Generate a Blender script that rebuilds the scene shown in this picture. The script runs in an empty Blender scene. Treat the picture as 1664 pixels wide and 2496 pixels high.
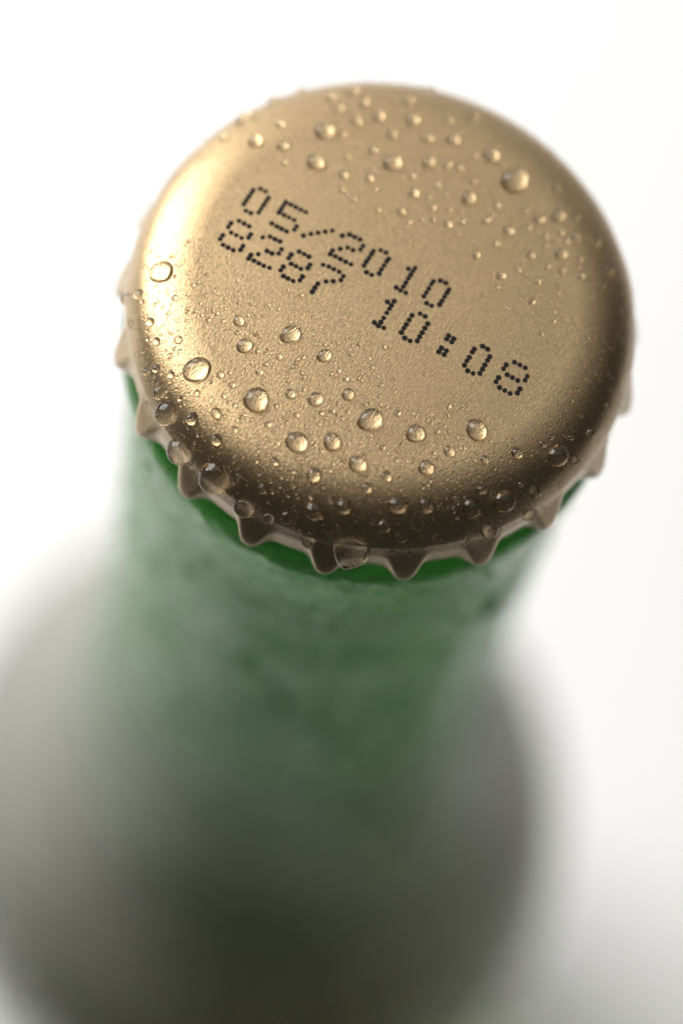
import bpy, bmesh, math, random
from mathutils import Vector, Matrix
from mathutils.bvhtree import BVHTree

scene = bpy.context.scene
MM = 0.001
H = 0.205                      # top of the cap above the table
random.seed(11)

# ------------------------------------------------------------------ camera
F_PX, DIST, ELEV, ROLL = 5770.0, 125 * MM, math.radians(63.1), math.radians(14.85)
CX, CY, PHASE = 948.9, 696.3, math.radians(19.09)
CAM = Vector((0, -DIST * math.cos(ELEV), H + DIST * math.sin(ELEV)))


def camera_rows():
    """world -> camera rows (x right, y down, z forward) of the photographer's stand"""
    z0 = (Vector((0, 0, H)) - CAM).normalized()
    x0 = Vector((1, 0, 0))
    y0 = z0.cross(x0)
    a = Matrix((x0, y0, z0))
    rz = Matrix.Rotation(ROLL, 3, 'Z')
    r = Vector(((CX - 832) / F_PX, (CY - 1248) / F_PX, 1)).normalized()
    b = Vector((0, 0, 1)).rotation_difference(r).to_matrix()
    return b @ rz @ a


ROWS = camera_rows()
cam_data = bpy.data.cameras.new('camera')
cam = bpy.data.objects.new('camera', cam_data)
scene.collection.objects.link(cam)
rx, ry, rz_ = ROWS[0], -ROWS[1], -ROWS[2]
cam.matrix_world = Matrix(((rx[0], ry[0], rz_[0], CAM[0]), (rx[1], ry[1], rz_[1], CAM[1]),
                           (rx[2], ry[2], rz_[2], CAM[2]), (0, 0, 0, 1)))
cam_data.sensor_fit = 'HORIZONTAL'
cam_data.sensor_width = 24
cam_data.lens = F_PX / 1664 * 24
cam_data.clip_start, cam_data.clip_end = 0.005, 20
cam_data.dof.use_dof = True
FOCUS_AT = Vector((-0.5 * MM, -4.9 * MM, H))
cam_data.dof.focus_distance = (FOCUS_AT - CAM).dot(ROWS[2])
cam_data.dof.aperture_fstop = cam_data.lens / 8.8
cam_data.dof.aperture_blades = 0
scene.camera = cam

# ------------------------------------------------------------------ world, lamps, exposure
world = bpy.data.worlds.new('World')
scene.world = world
world.use_nodes = True
world.node_tree.nodes['Background'].inputs['Color'].default_value = (0.95, 0.97, 1.0, 1)
world.node_tree.nodes['Background'].inputs['Strength'].default_value = 0.055


def softbox(name, direction, dist, sx, sy, radiance, color=(1, 1, 1)):
    l = bpy.data.lights.new(name, 'AREA')
    l.shape = 'RECTANGLE'
    l.size, l.size_y = sx, sy
    l.energy = radiance * math.pi * sx * sy
    l.color = color
    o = bpy.data.objects.new(name, l)
    d = Vector(direction).normalized()
    o.location = Vector((0, 0, H)) + d * dist
    o.rotation_euler = (-d).to_track_quat('-Z', 'Y').to_euler()
    scene.collection.objects.link(o)
    return o


softbox('window_softbox', (-0.80, 0.34, 0.50), 0.95, 0.62, 0.74, 11.8, (1.0, 0.985, 0.96))
softbox('overhead_softbox', (-0.22, 0.53, 0.82), 0.90, 1.20, 1.24, 0.86, (1.0, 0.99, 0.98))

vs = scene.view_settings
vs.view_transform = 'Standard'
vs.look = 'None'
vs.exposure = 0.0
vs.gamma = 1.0
vs.use_curve_mapping = False
scene.render.engine = 'CYCLES'
cy = scene.cycles
cy.caustics_reflective = cy.caustics_refractive = True
cy.blur_glossy = 0.0
cy.max_bounces = 16
cy.transmission_bounces = 12
cy.glossy_bounces = 8
cy.sample_clamp_indirect = 25
cy.use_denoising = True


# ------------------------------------------------------------------ helpers
def new_mat(name):
    m = bpy.data.materials.new(name)
    m.use_nodes = True
    nt = m.node_tree
    nt.nodes.clear()
    return m, nt, nt.nodes.new('ShaderNodeOutputMaterial')


def node(nt, kind, **kw):
    n = nt.nodes.new('ShaderNode' + kind)
    for k, v in kw.items():
        if hasattr(n, k):
            setattr(n, k, v)
        else:
            n.inputs[k].default_value = v
    return n


def mesh_obj(name, verts, faces, mat, parent=None, smooth=True):
    me = bpy.data.meshes.new(name)
    me.from_pydata([tuple(v) for v in verts], [], faces)
    me.update()
    if smooth:
        me.shade_smooth()
    if mat:
        me.materials.append(mat)
    o = bpy.data.objects.new(name, me)
    scene.collection.objects.link(o)
    if parent:
        o.parent = parent
    return o


def tag(o, label, cat, group=None, kind=None):
    if label:
        o['label'] = label
    if cat:
        o['category'] = cat
    if group:
        o['group'] = group
    if kind:
        o['kind'] = kind
    return o


# ------------------------------------------------------------------ materials
def gold_material():
    m, nt, out = new_mat('gold lacquer')
    L = nt.links.new
    p = node(nt, 'BsdfPrincipled', Metallic=1.0, Roughness=0.36)
    tc = node(nt, 'TexCoord')
    # fine directional grain of the rolled tinplate
    mp = node(nt, 'Mapping', vector_type='TEXTURE')
    mp.inputs['Rotation'].default_value = (0, 0, math.radians(63))
    mp.inputs['Scale'].default_value = (0.00016, 0.000062, 0.00011)
    L(tc.outputs['Object'], mp.inputs['Vector'])
    n1 = node(nt, 'TexNoise', Scale=1.0, Detail=2.5, Roughness=0.6)
    L(mp.outputs['Vector'], n1.inputs['Vector'])
    n2 = node(nt, 'TexNoise', Scale=320.0, Detail=3.0)
    L(tc.outputs['Object'], n2.inputs['Vector'])
    ramp = node(nt, 'ValToRGB')
    ramp.color_ramp.elements[0].position = 0.3
    ramp.color_ramp.elements[0].color = (0.315, 0.221, 0.114, 1)
    ramp.color_ramp.elements[1].position = 0.72
    ramp.color_ramp.elements[1].color = (0.57, 0.408, 0.222, 1)
    L(n1.outputs['Fac'], ramp.inputs['Fac'])
    L(ramp.outputs['Color'], p.inputs['Base Color'])
    rr = node(nt, 'MapRange')
    rr.inputs['To Min'].default_value, rr.inputs['To Max'].default_value = 0.29, 0.38
    L(n2.outputs['Fac'], rr.inputs['Value'])
    L(rr.outputs['Result'], p.inputs['Roughness'])
    p.inputs['Coat Weight'].default_value = 0.30
    p.inputs['Coat Roughness'].default_value = 0.30
    b = node(nt, 'Bump', Strength=0.9, Distance=0.000030)
    L(n1.outputs['Fac'], b.inputs['Height'])
    L(b.outputs['Normal'], p.inputs['Normal'])
    L(p.outputs['BSDF'], out.inputs['Surface'])
    return m


def water_material():
    m, nt, out = new_mat('water')
    p = node(nt, 'BsdfPrincipled', Roughness=0.0, IOR=1.333)
    p.inputs['Base Color'].default_value = (1, 1, 1, 1)
    p.inputs['Transmission Weight'].default_value = 1.0
    nt.links.new(p.outputs['BSDF'], out.inputs['Surface'])
    return m


def glass_material():
    m, nt, out = new_mat('misted green glass')
    L = nt.links.new
    tc = node(nt, 'TexCoord')
    n = node(nt, 'TexNoise', Scale=260.0, Detail=3.0, Roughness=0.6)
    L(tc.outputs['Object'], n.inputs['Vector'])
    n2 = node(nt, 'TexNoise', Scale=900.0, Detail=2.0)
    L(tc.outputs['Object'], n2.inputs['Vector'])
    b = node(nt, 'Bump', Strength=0.5, Distance=0.0004)
    L(n2.outputs['Fac'], b.inputs['Height'])
    g = node(nt, 'BsdfPrincipled', Roughness=0.12, IOR=1.5)
    g.inputs['Base Color'].default_value = (0.98, 0.99, 0.98, 1)
    g.inputs['Transmission Weight'].default_value = 1.0
    L(b.outputs['Normal'], g.inputs['Normal'])
    d = node(nt, 'BsdfDiffuse')
    # the neck is wetter and clearer, the shoulder carries an even mist
    sx = node(nt, 'SeparateXYZ')
    L(tc.outputs['Object'], sx.inputs['Vector'])
    tint = node(nt, 'MapRange')
    tint.inputs['From Min'].default_value, tint.inputs['From Max'].default_value = H - 0.085, H - 0.040
    L(sx.outputs['Z'], tint.inputs['Value'])
    tmix = node(nt, 'Mix', data_type='RGBA')
    tmix.inputs[6].default_value = (0.58, 0.545, 0.51, 1)
    tmix.inputs[7].default_value = (0.27, 0.40, 0.22, 1)
    L(tint.outputs['Result'], tmix.inputs[0])
    L(tmix.outputs[2], d.inputs['Color'])
    hz = node(nt, 'MapRange')
    hz.inputs['From Min'].default_value, hz.inputs['From Max'].default_value = H - 0.090, H - 0.008
    hz.inputs['To Min'].default_value, hz.inputs['To Max'].default_value = 0.70, 0.44
    L(sx.outputs['Z'], hz.inputs['Value'])
    vr = node(nt, 'MapRange')
    vr.inputs['From Min'].default_value, vr.inputs['From Max'].default_value = 0.3, 0.7
    vr.inputs['To Min'].default_value, vr.inputs['To Max'].default_value = 0.55, 1.3
    L(n.outputs['Fac'], vr.inputs['Value'])
    # mist thinned below the shoulder: the body's shade put into the material
    lo = node(nt, 'MapRange')
    lo.inputs['From Min'].default_value, lo.inputs['From Max'].default_value = H - 0.118, H - 0.094
    lo.inputs['To Min'].default_value, lo.inputs['To Max'].default_value = 0.05, 1.0
    L(sx.outputs['Z'], lo.inputs['Value'])
    # the mouth ring under the cap stays clear
    hi = node(nt, 'MapRange')
    hi.inputs['From Min'].default_value, hi.inputs['From Max'].default_value = H - 0.0076, H - 0.0066
    hi.inputs['To Min'].default_value, hi.inputs['To Max'].default_value = 1.0, 0.15
    L(sx.outputs['Z'], hi.inputs['Value'])
    m9 = node(nt, 'Math', operation='MULTIPLY')
    L(lo.outputs['Result'], m9.inputs[0])
    L(hi.outputs['Result'], m9.inputs[1])
    m0 = node(nt, 'Math', operation='MULTIPLY')
    L(hz.outputs['Result'], m0.inputs[0])
    L(m9.outputs['Value'], m0.inputs[1])
    mul = node(nt, 'Math', operation='MULTIPLY', use_clamp=True)
    L(m0.outputs['Value'], mul.inputs[0])
    L(vr.outputs['Result'], mul.inputs[1])
    tl = node(nt, 'BsdfTranslucent')
    tmix2 = node(nt, 'Mix', data_type='RGBA')
    tmix2.inputs[6].default_value = (0.62, 0.57, 0.55, 1)
    tmix2.inputs[7].default_value = (0.46, 0.62, 0.38, 1)
    L(tint.outputs['Result'], tmix2.inputs[0])
    L(tmix2.outputs[2], tl.inputs['Color'])
    mist = node(nt, 'MixShader')
    mist.inputs['Fac'].default_value = 0.5
    L(d.outputs['BSDF'], mist.inputs[1])
    L(tl.outputs['BSDF'], mist.inputs[2])
    mix = node(nt, 'MixShader')
    L(mul.outputs['Value'], mix.inputs['Fac'])
    L(g.outputs['BSDF'], mix.inputs[1])
    L(mist.outputs['Shader'], mix.inputs[2])
    L(mix.outputs['Shader'], out.inputs['Surface'])
    va = node(nt, 'VolumeAbsorption', Density=130.0)
    va.inputs['Color'].default_value = (0.10, 0.68, 0.03, 1)
    L(va.outputs['Volume'], out.inputs['Volume'])
    return m


def plain(name, col, rough, spec=0.5):
    m, nt, out = new_mat(name)
    p = node(nt, 'BsdfPrincipled', Roughness=rough)
    p.inputs['Base Color'].default_value = (*col, 1)
    p.inputs['Specular IOR Level'].default_value = spec
    nt.links.new(p.outputs['BSDF'], out.inputs['Surface'])
    return m


def table_material():
    m, nt, out = new_mat('white card')
    L = nt.links.new
    tc = node(nt, 'TexCoord')
    n = node(nt, 'TexNoise', Scale=18.0, Detail=4.0)
    L(tc.outputs['Object'], n.inputs['Vector'])
    r = node(nt, 'ValToRGB')
    r.color_ramp.elements[0].color = (0.83, 0.83, 0.82, 1)
    r.color_ramp.elements[1].color = (0.87, 0.87, 0.865, 1)
    L(n.outputs['Fac'], r.inputs['Fac'])
    p = node(nt, 'BsdfPrincipled', Roughness=0.5)
    L(r.outputs['Color'], p.inputs['Base Color'])
    L(p.outputs['BSDF'], out.inputs['Surface'])
    return m


M_GOLD, M_WATER, M_GLASS = gold_material(), water_material(), glass_material()
M_BEER = water_material()
M_BEER.name = 'beer'
_va = node(M_BEER.node_tree, 'VolumeAbsorption', Density=48.0)
_va.inputs['Color'].default_value = (0.74, 0.55, 0.36, 1)
M_BEER.node_tree.links.new(_va.outputs['Volume'], M_BEER.node_tree.nodes['Material Output'].inputs['Volume'])
M_INK = plain('black ink', (0.006, 0.005, 0.004), 0.55, 0.2)
M_TABLE = table_material()

# ------------------------------------------------------------------ setting: the white table, its unseen back curved up to reflect in the cap
sweep_line = [(-0.085, 0.0), (0.20, 0.0), (0.48, 0.0)]
sweep_line += [(0.48 + 0.22 * math.sin(t), 0.22 - 0.22 * math.cos(t)) for t in [math.radians(k * 5) for k in range(1, 19)]]
sweep_line += [(0.70, 0.42), (0.70, 0.62)]
sv, sf = [], []
for y, z in sweep_line:
    sv += [(-0.65, y, z), (0.65, y, z)]
for y, z in sweep_line:                                 # underside, a millimetre of card
    sv += [(-0.65, y + (0.001 if z > 0.01 else 0), z - 0.001), (0.65, y + (0.001 if z > 0.01 else 0), z - 0.001)]
m_ = len(sweep_line)
for i in range(m_ - 1):
    sf.append((2 * i, 2 * i + 1, 2 * i + 3, 2 * i + 2))
    j = 2 * m_ + 2 * i
    sf.append((j, j + 2, j + 3, j + 1))
    sf.append((2 * i, 2 * i + 2, j + 2, j))
    sf.append((2 * i + 1, j + 1, j + 3, 2 * i + 3))
sf += [(0, 2 * m_, 2 * m_ + 1, 1), (2 * m_ - 2, 2 * m_ - 1, 4 * m_ - 1, 4 * m_ - 2)]
table = mesh_obj('table_surface', sv, sf, M_TABLE, smooth=False)
tag(table, 'plain white surface that the green bottle stands on', 'table', kind='structure')

# ------------------------------------------------------------------ the bottle
bottle = bpy.data.objects.new('beer_bottle', None)
bottle.empty_display_size = 0.03
scene.collection.objects.link(bottle)
tag(bottle, 'wet green glass bottle closed with a gold crown cap, standing on white table', 'bottle')


def smooth_profile(pts, n=8):
    """Catmull-Rom through the outline points"""
    out = []
    for i in range(len(pts) - 1):
        p0, p1, p2, p3 = pts[max(i - 1, 0)], pts[i], pts[i + 1], pts[min(i + 2, len(pts) - 1)]
        for k in range(n):
            t = k / n
            out.append(tuple(0.5 * ((2 * p1[j]) + (-p0[j] + p2[j]) * t + (2 * p0[j] - 5 * p1[j] + 4 * p2[j] - p3[j]) * t * t
                                    + (-p0[j] + 3 * p1[j] - 3 * p2[j] + p3[j]) * t ** 3) for j in (0, 1)))
    out.append(pts[-1])
    return out


def revolve(profile, seg):
    """profile of (r, z) from the axis to the axis -> closed surface"""
    verts, faces = [], []
    for r, z in profile:
        for k in range(seg):
            a = 2 * math.pi * k / seg
            verts.append((r * math.cos(a), r * math.sin(a), z))
    for i in range(len(profile) - 1):
        for k in range(seg):
            a, b = i * seg + k, i * seg + (k + 1) % seg
            faces.append((a, a + seg, b + seg, b))
    n = len(profile)
    verts += [(0, 0, profile[0][1]), (0, 0, profile[-1][1])]
    t, b = n * seg, n * seg + 1
    for k in range(seg):
        faces.append((t, k, (k + 1) % seg))
        faces.append((b, (n - 1) * seg + (k + 1) % seg, (n - 1) * seg + k))
    return verts, faces


# outline of the glass, mm below the cap's top : radius
outline = [(8.0, -1.2), (10.6, -1.8), (12.0, -3.0), (12.4, -4.2), (12.3, -5.2), (12.4, -6.0), (13.2, -6.5),
           (13.8, -7.2), (13.95, -8.4), (13.75, -10.2), (13.5, -13.0), (13.45, -16.0), (13.7, -30.0), (14.2, -48.0),
           (15.4, -65.0), (18.0, -80.0), (22.4, -93.0), (27.2, -104.0), (30.4, -114.0), (31.4, -125.0), (31.4, -150.0),
           (31.3, -192.0), (30.4, -200.0), (28.0, -203.8), (23.5, -204.95)]
prof = [(r * MM, H + z * MM) for r, z in smooth_profile(outline, 6)]
inner = [(7.9, -1.25), (7.6, -3.0), (8.2, -7.0), (9.2, -13.0), (9.7, -30.0), (10.7, -48.0), (12.1, -65.0), (14.8, -80.0), (19.2, -93.0),
         (24.0, -104.0), (27.2, -114.0), (28.2, -125.0), (28.2, -150.0), (28.1, -188.0), (23.0, -196.0), (16.0, -199.0), (5.0, -197.0)]
prof_in = [(r * MM, H + z * MM) for r, z in smooth_profile(inner, 6)]
SEG = 128
gv, gf = revolve(prof, SEG)
n_out = len(gv)
gf = gf[:-2 * SEG] + [f for f in gf[-2 * SEG:] if n_out - 2 not in f]        # the mouth stays open
iv, jf = revolve(prof_in, SEG)
jf = jf[:-2 * SEG] + [f for f in jf[-2 * SEG:] if len(iv) - 2 not in f]
gv = gv + iv
gf = gf + [tuple(n_out + k for k in reversed(f)) for f in jf] + [(k, (k + 1) % SEG, n_out + (k + 1) % SEG, n_out + k) for k in range(SEG)]
glass = mesh_obj('glass', gv, gf, M_GLASS, bottle)
# the beer, its skin set into the glass, level in the lower neck
level = -58.0
beer_line = [(0.3, level), (10.9, level), (11.75, level + 0.3)] + [(r / MM + 0.15, (z - H) / MM) for r, z in prof_in if (z - H) / MM < level]
bv_, bf_ = revolve([(r * MM, H + z * MM) for r, z in beer_line], SEG)
beer = mesh_obj('beer', bv_, bf_, M_BEER, bottle)

# --- crown cap: pressed dome, 21 flutes, rolled thickness
TEETH = 21
N_A = TEETH * 28
R_SH, R_TIP = 13.35, 14.85


def cap_point(a, s):
    """s in 0..1 dome, 1..2 skirt -> (r, z) in mm relative to the cap's top"""
    R_FLAT, FIL, FILZ = 9.8, 3.72, 2.25
    if s <= 0.5:
        r = R_FLAT * s / 0.5
        return r, -0.24 * (r / R_FLAT) ** 2.5
    if s <= 1.0:
        t = (s - 0.5) / 0.5 * math.radians(70)
        return R_FLAT + FIL * math.sin(t), -0.24 - FILZ * (1 - math.cos(t))
    u = s - 1.0
    t70 = math.radians(70)
    r0, z0 = R_FLAT + FIL * math.sin(t70), -0.24 - FILZ * (1 - math.cos(t70))
    x = (TEETH * (a + math.pi / 2 - PHASE) / (2 * math.pi) + 0.5) % 1.0 - 0.5
    peak = math.exp(-(abs(x) / 0.20) ** 3.0)           # a flute: a narrow rounded ridge
    u0 = 0.24                                           # plain band under the shoulder, then the flutes begin
    v = max(0.0, (u - u0) / (1 - u0))
    crease = 0.36 + 0.46 * peak                         # where the pressed lip turns inward, low on a flute, high between two
    g = min(u / u0, 1.0)
    rb = r0 + 0.44 * (1.35 * g - 0.35 * g * g)          # runs on from the dome
    rc = r0 + 0.52 + 0.66 * peak
    q = v / crease
    if q <= 1:
        r = rb + (rc - rb) * (0.25 * q + 0.75 * q * q * (3 - 2 * q))
    else:
        k = (v - crease) / (1 - crease)
        r = rc - (0.24 + 0.22 * peak) * (0.4 * k + 0.6 * k * k)
    z = z0 - u * (3.95 + 0.62 * peak)
    return r, z


def cap_mesh():
    S = ([0.5 * k / 10 for k in range(1, 11)] + [0.5 + 0.5 * k / 16 for k in range(1, 17)] + [1 + k / 30 for k in range(1, 31)])
    verts, faces = [(0, 0, H)], []
    rng = random.Random(3)
    wob = [rng.uniform(-0.10, 0.10) for _ in range(TEETH)]
    for s in S:
        for k in range(N_A):
            a = 2 * math.pi * k / N_A
            r, z = cap_point(a, s)
            if s > 1:                                   # hand-pressed unevenness of the flutes
                r += wob[int((a + math.pi / 2 - PHASE) / (2 * math.pi) * TEETH + 0.5) % TEETH] * (s - 1) ** 2 * 0.5 * (r > R_SH)
            verts.append((r * MM * math.cos(a), r * MM * math.sin(a), H + z * MM))
    rows = len(S)
    T = 0.24
    # the folded edge and the inside
    inner = [(2.0, 0.10, 0.07), (2.0, T - 0.03, 0.06), (1.95, T, 0.0), (1.75, T, 0.0), (1.5, T, 0.0), (1.25, T, 0.0), (1.0, T, 0.0)]
    for s, inset, drop in inner:
        for k in range(N_A):
            a = 2 * math.pi * k / N_A
            r, z = cap_point(a, s)
            r -= inset
            z -= drop
            verts.append((r * MM * math.cos(a), r * MM * math.sin(a), H + z * MM))
    rows += len(inner)
    for k in range(N_A):
        faces.append((0, 1 + k, 1 + (k + 1) % N_A))
    for i in range(rows - 1):
        for k in range(N_A):
            a, b = 1 + i * N_A + k, 1 + i * N_A + (k + 1) % N_A
            faces.append((a, a + N_A, b + N_A, b))
    return verts, faces


cv, cf = cap_mesh()
cap = mesh_obj('crown_cap', cv, cf, M_GOLD, bottle)
cap['label'] = 'satin gold crown cap with 21 flutes and black printed code'
BVH = BVHTree.FromPolygons([Vector(v) for v in cv], cf)


# ------------------------------------------------------------------ from a pixel to the cap it shows
def on_cap(px, py):
    d = (ROWS[0] * ((px - 832) / F_PX) + ROWS[1] * ((py - 1248) / F_PX) + ROWS[2]).normalized()
    loc, nor, _, _ = BVH.ray_cast(CAM, d)
    if loc is None:
        return None
    if nor.dot(d) > 0:
        nor = -nor
    depth = (loc - CAM).dot(ROWS[2])
    return loc, nor, F_PX / depth                       # px per metre there


# ------------------------------------------------------------------ the dot-matrix print
Z = 300 / 1568
PRINT = [
    ('printed_digit', '0', 520, 440, [(510, 117), (485, 155), (452, 203), (420, 250), (388, 298), (599, 105), (664, 138), (700, 216), (672, 258), (640, 307), (607, 356), (577, 403), (414, 381), (478, 414)]),
    ('printed_digit', '5', 520, 440, [(923, 272), (892, 310), (865, 358), (836, 405), (985, 303), (1048, 335), (1112, 368), (1177, 400), (900, 435), (962, 467), (1027, 500), (1059, 579), (1030, 624), (745, 544), (806, 581), (867, 612), (931, 646)]),
    ('printed_slash', '/', 520, 440, [(1146, 699), (1241, 677), (1333, 662), (1423, 648), (1513, 635)]),
    ('printed_digit', '2', 700, 520, [(699, 281), (791, 267), (857, 298), (925, 331), (962, 412), (931, 458), (838, 466), (770, 434), (674, 449), (575, 470), (544, 517), (611, 545), (675, 580), (743, 613), (809, 647)]),
    ('printed_digit', '0', 700, 520, [(1097, 477), (1071, 515), (1037, 567), (1006, 613), (976, 664), (1189, 466), (1255, 498), (1290, 575), (1264, 610), (1231, 661), (1199, 712), (1169, 763), (1008, 748), (1073, 781)]),
    ('printed_digit', '1', 880, 620, [(598, 181), (687, 170), (660, 210), (630, 257), (601, 304), (569, 357), (535, 407), (503, 458), (446, 419), (568, 487)]),
    ('printed_digit', '0', 880, 620, [(919, 341), (892, 378), (860, 432), (829, 483), (798, 532), (1009, 331), (1077, 363), (1116, 444), (1091, 487), (1060, 538), (1028, 590), (998, 637), (832, 618), (897, 652)]),
    ('printed_digit', '8', 520, 440, [(224, 541), (190, 590), (327, 512), (392, 546), (456, 581), (227, 661), (291, 694), (358, 729), (120, 695), (86, 744), (476, 682), (447, 725), (122, 817), (187, 851), (254, 886), (376, 830), (345, 880)]),
    ('printed_digit', '2', 520, 440, [(627, 722), (720, 711), (782, 743), (847, 773), (866, 872), (831, 926), (745, 926), (682, 895), (571, 935), (478, 946), (449, 990), (517, 1018), (579, 1053), (642, 1084), (711, 1110)]),
    ('printed_digit', '8', 520, 440, [(990, 940), (958, 987), (1093, 903), (1156, 935), (1215, 967), (990, 1060), (1053, 1089), (1113, 1122), (889, 1095), (856, 1142), (1230, 1068), (1201, 1113), (891, 1215), (950, 1247), (1014, 1278), (1134, 1221), (1101, 1269)]),
    ('printed_digit', '7', 700, 520, [(457, 653), (529, 675), (591, 709), (660, 741), (715, 797), (681, 848), (583, 861), (492, 865), (387, 893), (351, 945), (319, 997)]),
    ('printed_digit', '1', 700, 520, [(1274, 1125), (1360, 1116), (1325, 1170), (1300, 1213), (1266, 1267), (1228, 1330), (1191, 1382), (1109, 1389), (1160, 1428), (1228, 1457)]),
    ('printed_digit', '0', 880, 620, [(646, 776), (610, 832), (574, 890), (543, 937), (511, 993), (749, 752), (815, 787), (847, 880), (811, 938), (776, 995), (745, 1045), (713, 1100), (554, 1063), (622, 1099)]),
    ('printed_colon', ':', 1040, 720, [(276, 510), (252, 551), (343, 548), (316, 591), (185, 667), (152, 716), (249, 703), (219, 752)]),
    ('printed_digit', '0', 1040, 720, [(604, 680), (577, 720), (540, 786), (508, 833), (478, 888), (710, 645), (774, 682), (801, 778), (772, 827), (737, 884), (707, 938), (674, 992), (519, 958), (588, 991)]),
    ('printed_digit', '8', 1040, 720, [(1009, 882), (976, 934), (1115, 848), (1183, 884), (1252, 920), (1021, 1008), (1088, 1045), (1156, 1081), (912, 1045), (880, 1098), (1277, 1027), (1249, 1077), (924, 1172), (991, 1209), (1058, 1247), (1184, 1188), (1151, 1241)]),
]
LINE1, LINE2, CENTRES = [], [], []
for q, (name, ch, ox, oy, dots) in enumerate(PRINT):
    verts, faces = [], []
    for i, (x, y) in enumerate(dots):
        loc, nor, s = on_cap(ox + x * Z, oy + y * Z)
        (LINE1 if q < 7 else LINE2).append(loc)
        rad = 6.9 / s * random.uniform(0.92, 1.07)
        b = len(verts)
        n = 14
        lift = 0.000010 + i * 1.2e-7                    # each blob of ink a hair above the last
        for ring, (f, up) in enumerate(((1.0, -0.5), (1.0, 0.4), (0.86, 1.0))):
            for k in range(n):
                a = 2 * math.pi * k / n
                verts.append(loc + Vector((math.cos(a), math.sin(a), 0)) * rad * f + Vector((0, 0, lift * up)))
        for ring in range(2):
            for k in range(n):
                p0, p1 = b + ring * n + k, b + ring * n + (k + 1) % n
                faces.append((p0, p1, p1 + n, p0 + n))
        faces.append(tuple(b + 2 * n + k for k in range(n)))
    o = mesh_obj(name, verts, faces, M_INK, cap, smooth=False)
    CENTRES.append(sum((v for v in verts), Vector()) / len(verts))
    o['label'] = 'black dotted "%s" printed on the gold cap' % ch


# ------------------------------------------------------------------ water drops on the cap
def drop_geometry(loc, nor, rad, height, seg, rings, rng, verts, faces):
    """a sessile drop that follows the metal under it; its foot is sunk into the metal"""
    t1 = nor.orthogonal().normalized()
    down = Vector((0, 0, -1)) - nor * (-nor.z)
    steep = down.length
    if steep > 0.05:
        t1 = down.normalized()
    t2 = nor.cross(t1)
    e = 1 + rng.uniform(-0.07, 0.09)
    a1, a2, p1, p2 = rng.uniform(0, 0.06), rng.uniform(0, 0.04), rng.uniform(0, 6.28), rng.uniform(0, 6.28)
    R = (1 + height * height) / (2 * height)
    b = len(verts)
    lift = loc + nor * rad * 2.2
    sag = 0.22 * steep

    def foot(v):
        hit = BVH.ray_cast(lift + (v - loc), -nor, rad * 4.5)
        return hit[0] if hit[0] is not None else v - nor * rad * 0.5
    for i in range(rings + 1):
        rho = math.sin(i / rings * math.pi / 2)
        if i == 0:
            continue
        for k in range(seg):
            a = 2 * math.pi * k / seg
            wob = 1 + a1 * math.cos(2 * a + p1) + a2 * math.cos(3 * a + p2)
            rr = rad * rho * wob
            v = loc + t1 * (rr * math.cos(a) * e) + t2 * (rr * math.sin(a) / e)
            h = (math.sqrt(max(R * R - rho * rho, 0)) - (R - height)) * rad
            h *= 1 + sag * math.cos(a) * rho
            verts.append(foot(v) + nor * (h if i < rings else -0.02 * rad))
    verts.append(foot(loc) + nor * height * rad)
    top = len(verts) - 1
    for k in range(seg):                                # sunk underside
        v = verts[b + (rings - 1) * seg + k]
        verts.append(foot(loc + (v - loc) * 0.9) - nor * 0.10 * rad)
    verts.append(loc - nor * 0.35 * rad)
    bot = len(verts) - 1
    for k in range(seg):
        k2 = (k + 1) % seg
        faces.append((top, b + k, b + k2))
        for i in range(rings - 1):
            p, q = b + i * seg + k, b + i * seg + k2
            faces.append((p, p + seg, q + seg, q))
        p, q = b + (rings - 1) * seg + k, b + (rings - 1) * seg + k2
        u, w = top + 1 + k, top + 1 + k2
        faces.append((p, u, w, q))
        faces.append((u, bot, w))


ZR = 700 / 1568
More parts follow.
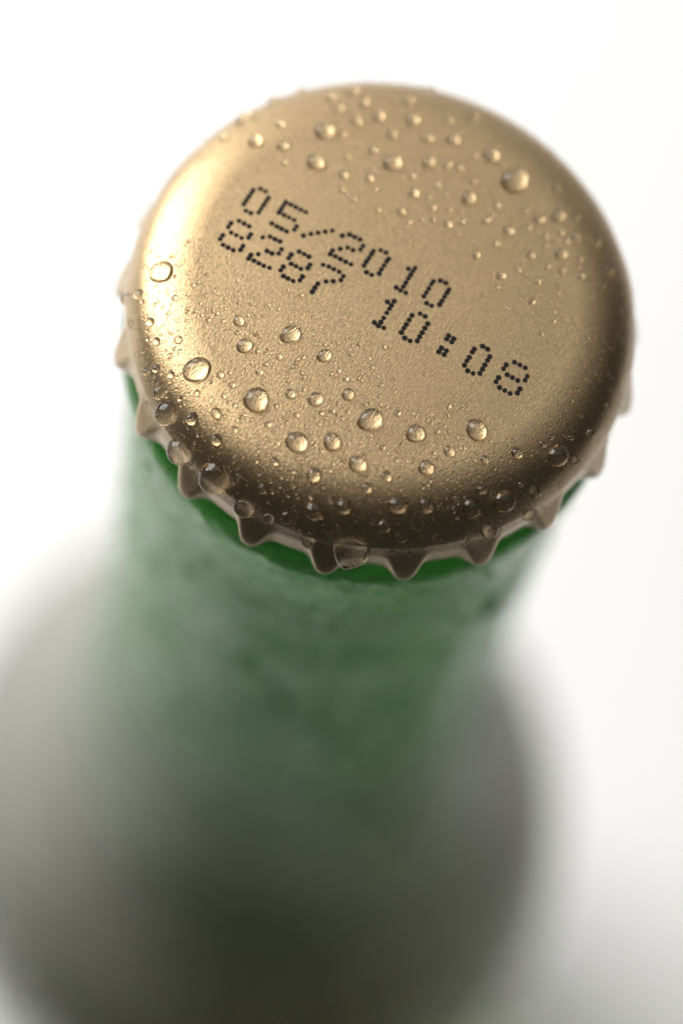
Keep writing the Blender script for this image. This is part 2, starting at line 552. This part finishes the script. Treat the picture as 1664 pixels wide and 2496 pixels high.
# (zoom origin) : drops seen there as x, y, radius in that zoom
DROPS = [
    (260, 650, [(297, 28, 68), (175, 152, 32), (373, 170, 20), (322, 137, 12), (540, 157, 12), (237, 300, 26), (388, 292, 14), (272, 407, 25),
                (390, 398, 26), (225, 395, 14), (200, 462, 13), (322, 460, 10), (398, 460, 13), (270, 556, 27), (349, 588, 24), (218, 572, 24),
                (490, 560, 75), (722, 295, 34), (752, 430, 46), (1002, 368, 56), (555, 292, 16), (632, 295, 15), (622, 217, 10), (543, 230, 12),
                (437, 293, 12), (470, 288, 10), (1188, 484, 41), (620, 590, 22), (685, 645, 20), (832, 573, 23), (885, 447, 14), (940, 490, 20),
                (1070, 495, 14), (1265, 567, 14), (1305, 610, 19), (1448, 550, 14), (1495, 645, 15), (1475, 595, 12), (815, 728, 74), (1002, 693, 30),
                (1138, 722, 41), (1318, 697, 38), (1075, 672, 12), (1435, 833, 68), (640, 705, 17), (490, 690, 20), (398, 720, 18), (598, 800, 33),
                (463, 830, 38), (597, 945, 36), (700, 888, 18), (880, 862, 20), (1035, 808, 18), (1170, 800, 17), (1285, 828, 14), (1160, 858, 12),
                (1037, 958, 64), (1230, 957, 54), (1370, 1075, 52), (1128, 1137, 44), (915, 1065, 25), (930, 960, 16), (1085, 1050, 13),
                (1015, 1118, 18), (820, 1060, 15), (1420, 1208, 32), (850, 1215, 29), (1525, 1145, 30), (1505, 988, 18), (1215, 1110, 14),
                (1220, 1280, 18), (765, 1183, 13), (720, 1143, 13), (830, 1130, 11), (1320, 965, 14), (1135, 975, 12), (985, 1245, 15), (1042, 1255, 16),
                (323, 800, 76), (395, 1010, 78), (580, 1160, 100), (285, 690, 40), (288, 648, 25), (570, 520, 9), (640, 345, 9), (515, 385, 9)]),
    (260, 950, [(745, 645, 62), (880, 705, 36), (980, 700, 40), (1133, 665, 54), (1293, 638, 44), (1040, 775, 17), (1100, 832, 42), (1215, 795, 18),
                (1180, 755, 18), (1258, 750, 22), (1330, 885, 108), (903, 607, 14), (1040, 690, 13), (1400, 690, 14), (1330, 750, 12), (1440, 742, 15)]),
    (900, 950, [(155, 628, 54), (310, 632, 44), (80, 745, 40), (55, 658, 14), (235, 742, 20), (292, 727, 18), (280, 785, 24), (175, 810, 29),
                (60, 795, 22), (370, 815, 28), (530, 815, 18), (462, 655, 20), (490, 715, 22), (560, 650, 56), (740, 610, 66), (908, 556, 34),
                (825, 515, 15), (660, 775, 48), (875, 680, 45), (1030, 360, 64), (1130, 382, 27), (1210, 236, 27), (1100, 260, 16), (1305, 88, 22),
                (947, 297, 22), (805, 345, 33), (630, 383, 26), (615, 545, 30), (435, 337, 33), (585, 220, 64), (252, 238, 56), (155, 130, 20),
                (432, 90, 18), (172, 300, 13), (72, 315, 18), (310, 425, 47), (85, 470, 32), (145, 385, 14), (200, 390, 10), (475, 402, 12),
                (480, 470, 13), (540, 458, 12), (430, 430, 11), (420, 487, 11), (460, 575, 13), (165, 487, 13), (290, 530, 14), (520, 590, 12),
                (590, 468, 11), (690, 305, 11), (680, 430, 12), (525, 105, 12), (370, 228, 16), (350, 345, 12), (490, 520, 12)]),
    (900, 150, [(235, 320, 42), (125, 550, 55), (665, 510, 50), (790, 650, 80), (455, 425, 40), (318, 418, 34), (50, 298, 38), (125, 392, 32),
                (322, 548, 36), (540, 745, 42), (240, 717, 33), (174, 818, 27), (343, 797, 24), (425, 887, 26), (635, 865, 26), (758, 920, 33),
                (925, 860, 32), (1030, 843, 43), (1045, 1050, 38), (878, 1055, 28), (583, 1055, 26), (718, 1168, 26), (885, 1310, 19), (917, 1200, 19),
                (1050, 1138, 22), (1155, 1170, 22), (812, 1138, 14), (692, 783, 25), (422, 563, 27), (490, 577, 25), (210, 220, 34), (335, 160, 32),
                (565, 305, 32), (432, 320, 28), (18, 483, 26), (232, 625, 24), (45, 808, 20), (505, 872, 20), (345, 860, 18), (285, 862, 14),
                (215, 875, 16), (95, 862, 14), (1125, 955, 26), (1072, 978, 20), (1042, 932, 20), (957, 952, 20), (960, 1005, 18), (1240, 980, 28),
                (1145, 1080, 21), (972, 1120, 18), (1310, 1135, 34), (865, 905, 18), (685, 990, 20), (580, 990, 16), (650, 1005, 12), (1270, 1225, 18),
                (1210, 1288, 16), (850, 1285, 12), (1128, 855, 22), (1018, 690, 24), (957, 680, 20), (845, 815, 20), (565, 655, 20), (570, 510, 20),
                (435, 810, 16), (320, 735, 16), (370, 670, 18)]),
    (260, 150, [(915, 220, 42), (1060, 165, 32), (753, 318, 50), (812, 435, 45), (960, 460, 36), (945, 345, 27), (640, 418, 28), (1188, 378, 56),
                (1140, 550, 53), (965, 550, 20), (1222, 200, 29), (1345, 170, 38), (1405, 230, 34), (1480, 295, 37), (1362, 325, 31), (1268, 258, 27),
                (1283, 400, 25), (1450, 480, 24), (1290, 618, 28), (1430, 635, 27), (1347, 750, 21), (1285, 700, 18), (1310, 520, 20), (1460, 695, 18),
                (1375, 450, 16), (110, 1300, 40)]),
]
spots = []
for ox, oy, rows in DROPS:
    for x, y, r in rows:
        hit = on_cap(ox + x * ZR, oy + y * ZR)
        if hit is None:
            continue
        loc, nor, s = hit
        if any((loc - l).length < 0.6 * max(r * ZR / s, q) for l, _, q in spots):
            continue
        spots.append((loc, nor, r * ZR / s))


def code_side(p):
    """signed distance in metres from the printed lines (+ beyond the date line, - before the time line)"""
    a, b = LINE1[0], LINE1[-1]
    c, d = LINE2[0], LINE2[-1]
    t = (b - a).normalized()
    n = Vector((-t.y, t.x, 0))
    mid = ((a + b) / 2 + (c + d) / 2) / 2
    if n.y < 0:
        n = -n
    return (p - mid).dot(n)


CHAR_NAMES = ['first 0 of 05', '5 of 05', 'slash', '2 of 2010', 'first 0 of 2010', '1 of 2010', 'last 0 of 2010',
              'first 8 of 8287', '2 of 8287', 'second 8 of 8287', '7', '1 of 10:08', 'first 0 of 10:08', 'colon',
              '0 after the colon', 'last 8 of 10:08']


def drop_label(loc, r):
    size = 'large' if r > 0.42 * MM else 'mid-sized' if r > 0.21 * MM else 'small'
    rad = math.hypot(loc.x, loc.y) / MM
    if loc.z < H - 2.4 * MM:
        zone = 'on the fluted skirt'
    elif rad > 10.4:
        zone = "on the cap's bright shoulder" if loc.x < -7 * MM else "on the cap's rounded shoulder"
    else:
        zone = "on the cap's flat top"
    near = min(range(len(PRINT)), key=lambda k: (CENTRES[k] - loc).length)
    return '%s water drop %s, nearest the %s' % (size, zone, CHAR_NAMES[near])


labels = [drop_label(loc, r) for loc, nor, r in spots]
RANKS = {2: ['larger', 'smaller'], 3: ['largest', 'in-between', 'smallest']}
for text in set(labels):
    same = sorted((i for i, t in enumerate(labels) if t == text), key=lambda i: -spots[i][2])
    ratio_ok = all(spots[p][2] > 1.08 * spots[q][2] for p, q in zip(same, same[1:]))
    if len(same) in RANKS and ratio_ok:                 # told apart by their size
        for word, i in zip(RANKS[len(same)], same):
            labels[i] = '%s %s' % (word, text)

rng = random.Random(5)
for (loc, nor, r), text in zip(spots, labels):
    v, f = [], []
    seg, rings = (36, 12) if r > 0.3 * MM else (24, 8) if r > 0.12 * MM else (16, 6)
    drop_geometry(loc, nor, r, rng.uniform(0.70, 0.86), seg, rings, rng, v, f)
    c = Vector(loc)
    o = mesh_obj('water_drop', [p - c for p in v], f, M_WATER)
    o.location = c
    tag(o, text, 'water drop', 'water drops on the gold cap')

# fine beads between the drops: uncountable
bv, bf = [], []
lines = LINE1 + LINE2
count = 0
for _ in range(60000):
    if count >= 3600:
        break
    a, u = rng.uniform(0, 2 * math.pi), rng.random()
    rr = 14.0 * math.sqrt(u) * MM
    hit = BVH.ray_cast(Vector((rr * math.cos(a), rr * math.sin(a), H + 0.01)), Vector((0, 0, -1)))
    if hit[0] is None:
        continue
    loc, nor = hit[0], hit[1] if hit[1].z > 0 else -hit[1]
    side = code_side(loc) / MM
    edge = rr / MM
    dens = 0.0
    if side < -2.2:
        dens = min(1.0, 0.15 + (-side - 2.2) / 4.0)
    elif side > 3.0:
        dens = 0.40
    if edge > 11.0:
        dens = max(dens, 0.5 if loc.x < 6 * MM and loc.y < 6 * MM else 0.25)
    if rng.random() > dens:
        continue
    r = min(0.14, 0.042 * math.exp(abs(rng.gauss(0, 0.55)))) * MM
    if any((loc - l).length < q + r * 1.3 for l, _, q in spots):
        continue
    if min((loc - p).length for p in lines) < 0.35 * MM:
        continue
    drop_geometry(loc, nor, r, rng.uniform(0.55, 0.75), 8, 3, rng, bv, bf)
    count += 1
beads = mesh_obj('fine_water_beads', bv, bf, M_WATER)
tag(beads, 'fine mist of tiny water beads scattered over the gold cap', 'water beads', kind='stuff')

# condensation on the glass neck
nv, nf = [], []
GB = BVHTree.FromPolygons([Vector(v) for v in gv], gf)
for _ in range(420):
    z = H - rng.uniform(12, 70) * MM
    a = rng.uniform(0, 2 * math.pi)
    d = Vector((math.cos(a), math.sin(a), 0))
    hit = GB.ray_cast(Vector((0, 0, z)) + d * 0.05, -d)
    if hit[0] is None:
        continue
    loc, nor = hit[0], hit[1] if hit[1].dot(d) > 0 else -hit[1]
    r = min(1.1, 0.16 * math.exp(abs(rng.gauss(0, 0.75)))) * MM
    t1 = Vector((0, 0, -1)) - nor * -nor.z
    t1.normalize()
    t2 = nor.cross(t1)
    b = len(nv)
    seg, rings, h = 10, 4, 0.5
    R = (1 + h * h) / (2 * h)
    for i in range(1, rings + 1):
        rho = math.sin(i / rings * math.pi / 2)
        hh = (math.sqrt(max(R * R - rho * rho, 0)) - (R - h)) * r
        for k in range(seg):
            t = 2 * math.pi * k / seg
            nv.append(loc + (t1 * math.cos(t) * 1.15 + t2 * math.sin(t)) * r * rho + nor * (hh - 0.05 * r))
    nv.append(loc + nor * (h * r))
    nv.append(loc - nor * 0.2 * r)
    top = b + rings * seg
    for k in range(seg):
        k2 = (k + 1) % seg
        nf.append((top, b + k, b + k2))
        for i in range(rings - 1):
            nf.append((b + i * seg + k, b + (i + 1) * seg + k, b + (i + 1) * seg + k2, b + i * seg + k2))
        nf.append((b + (rings - 1) * seg + k, top + 1, b + (rings - 1) * seg + k2))
cond = mesh_obj('condensation', nv, nf, M_WATER)
tag(cond, 'condensation beads covering the green glass neck below the cap', 'condensation', kind='stuff')
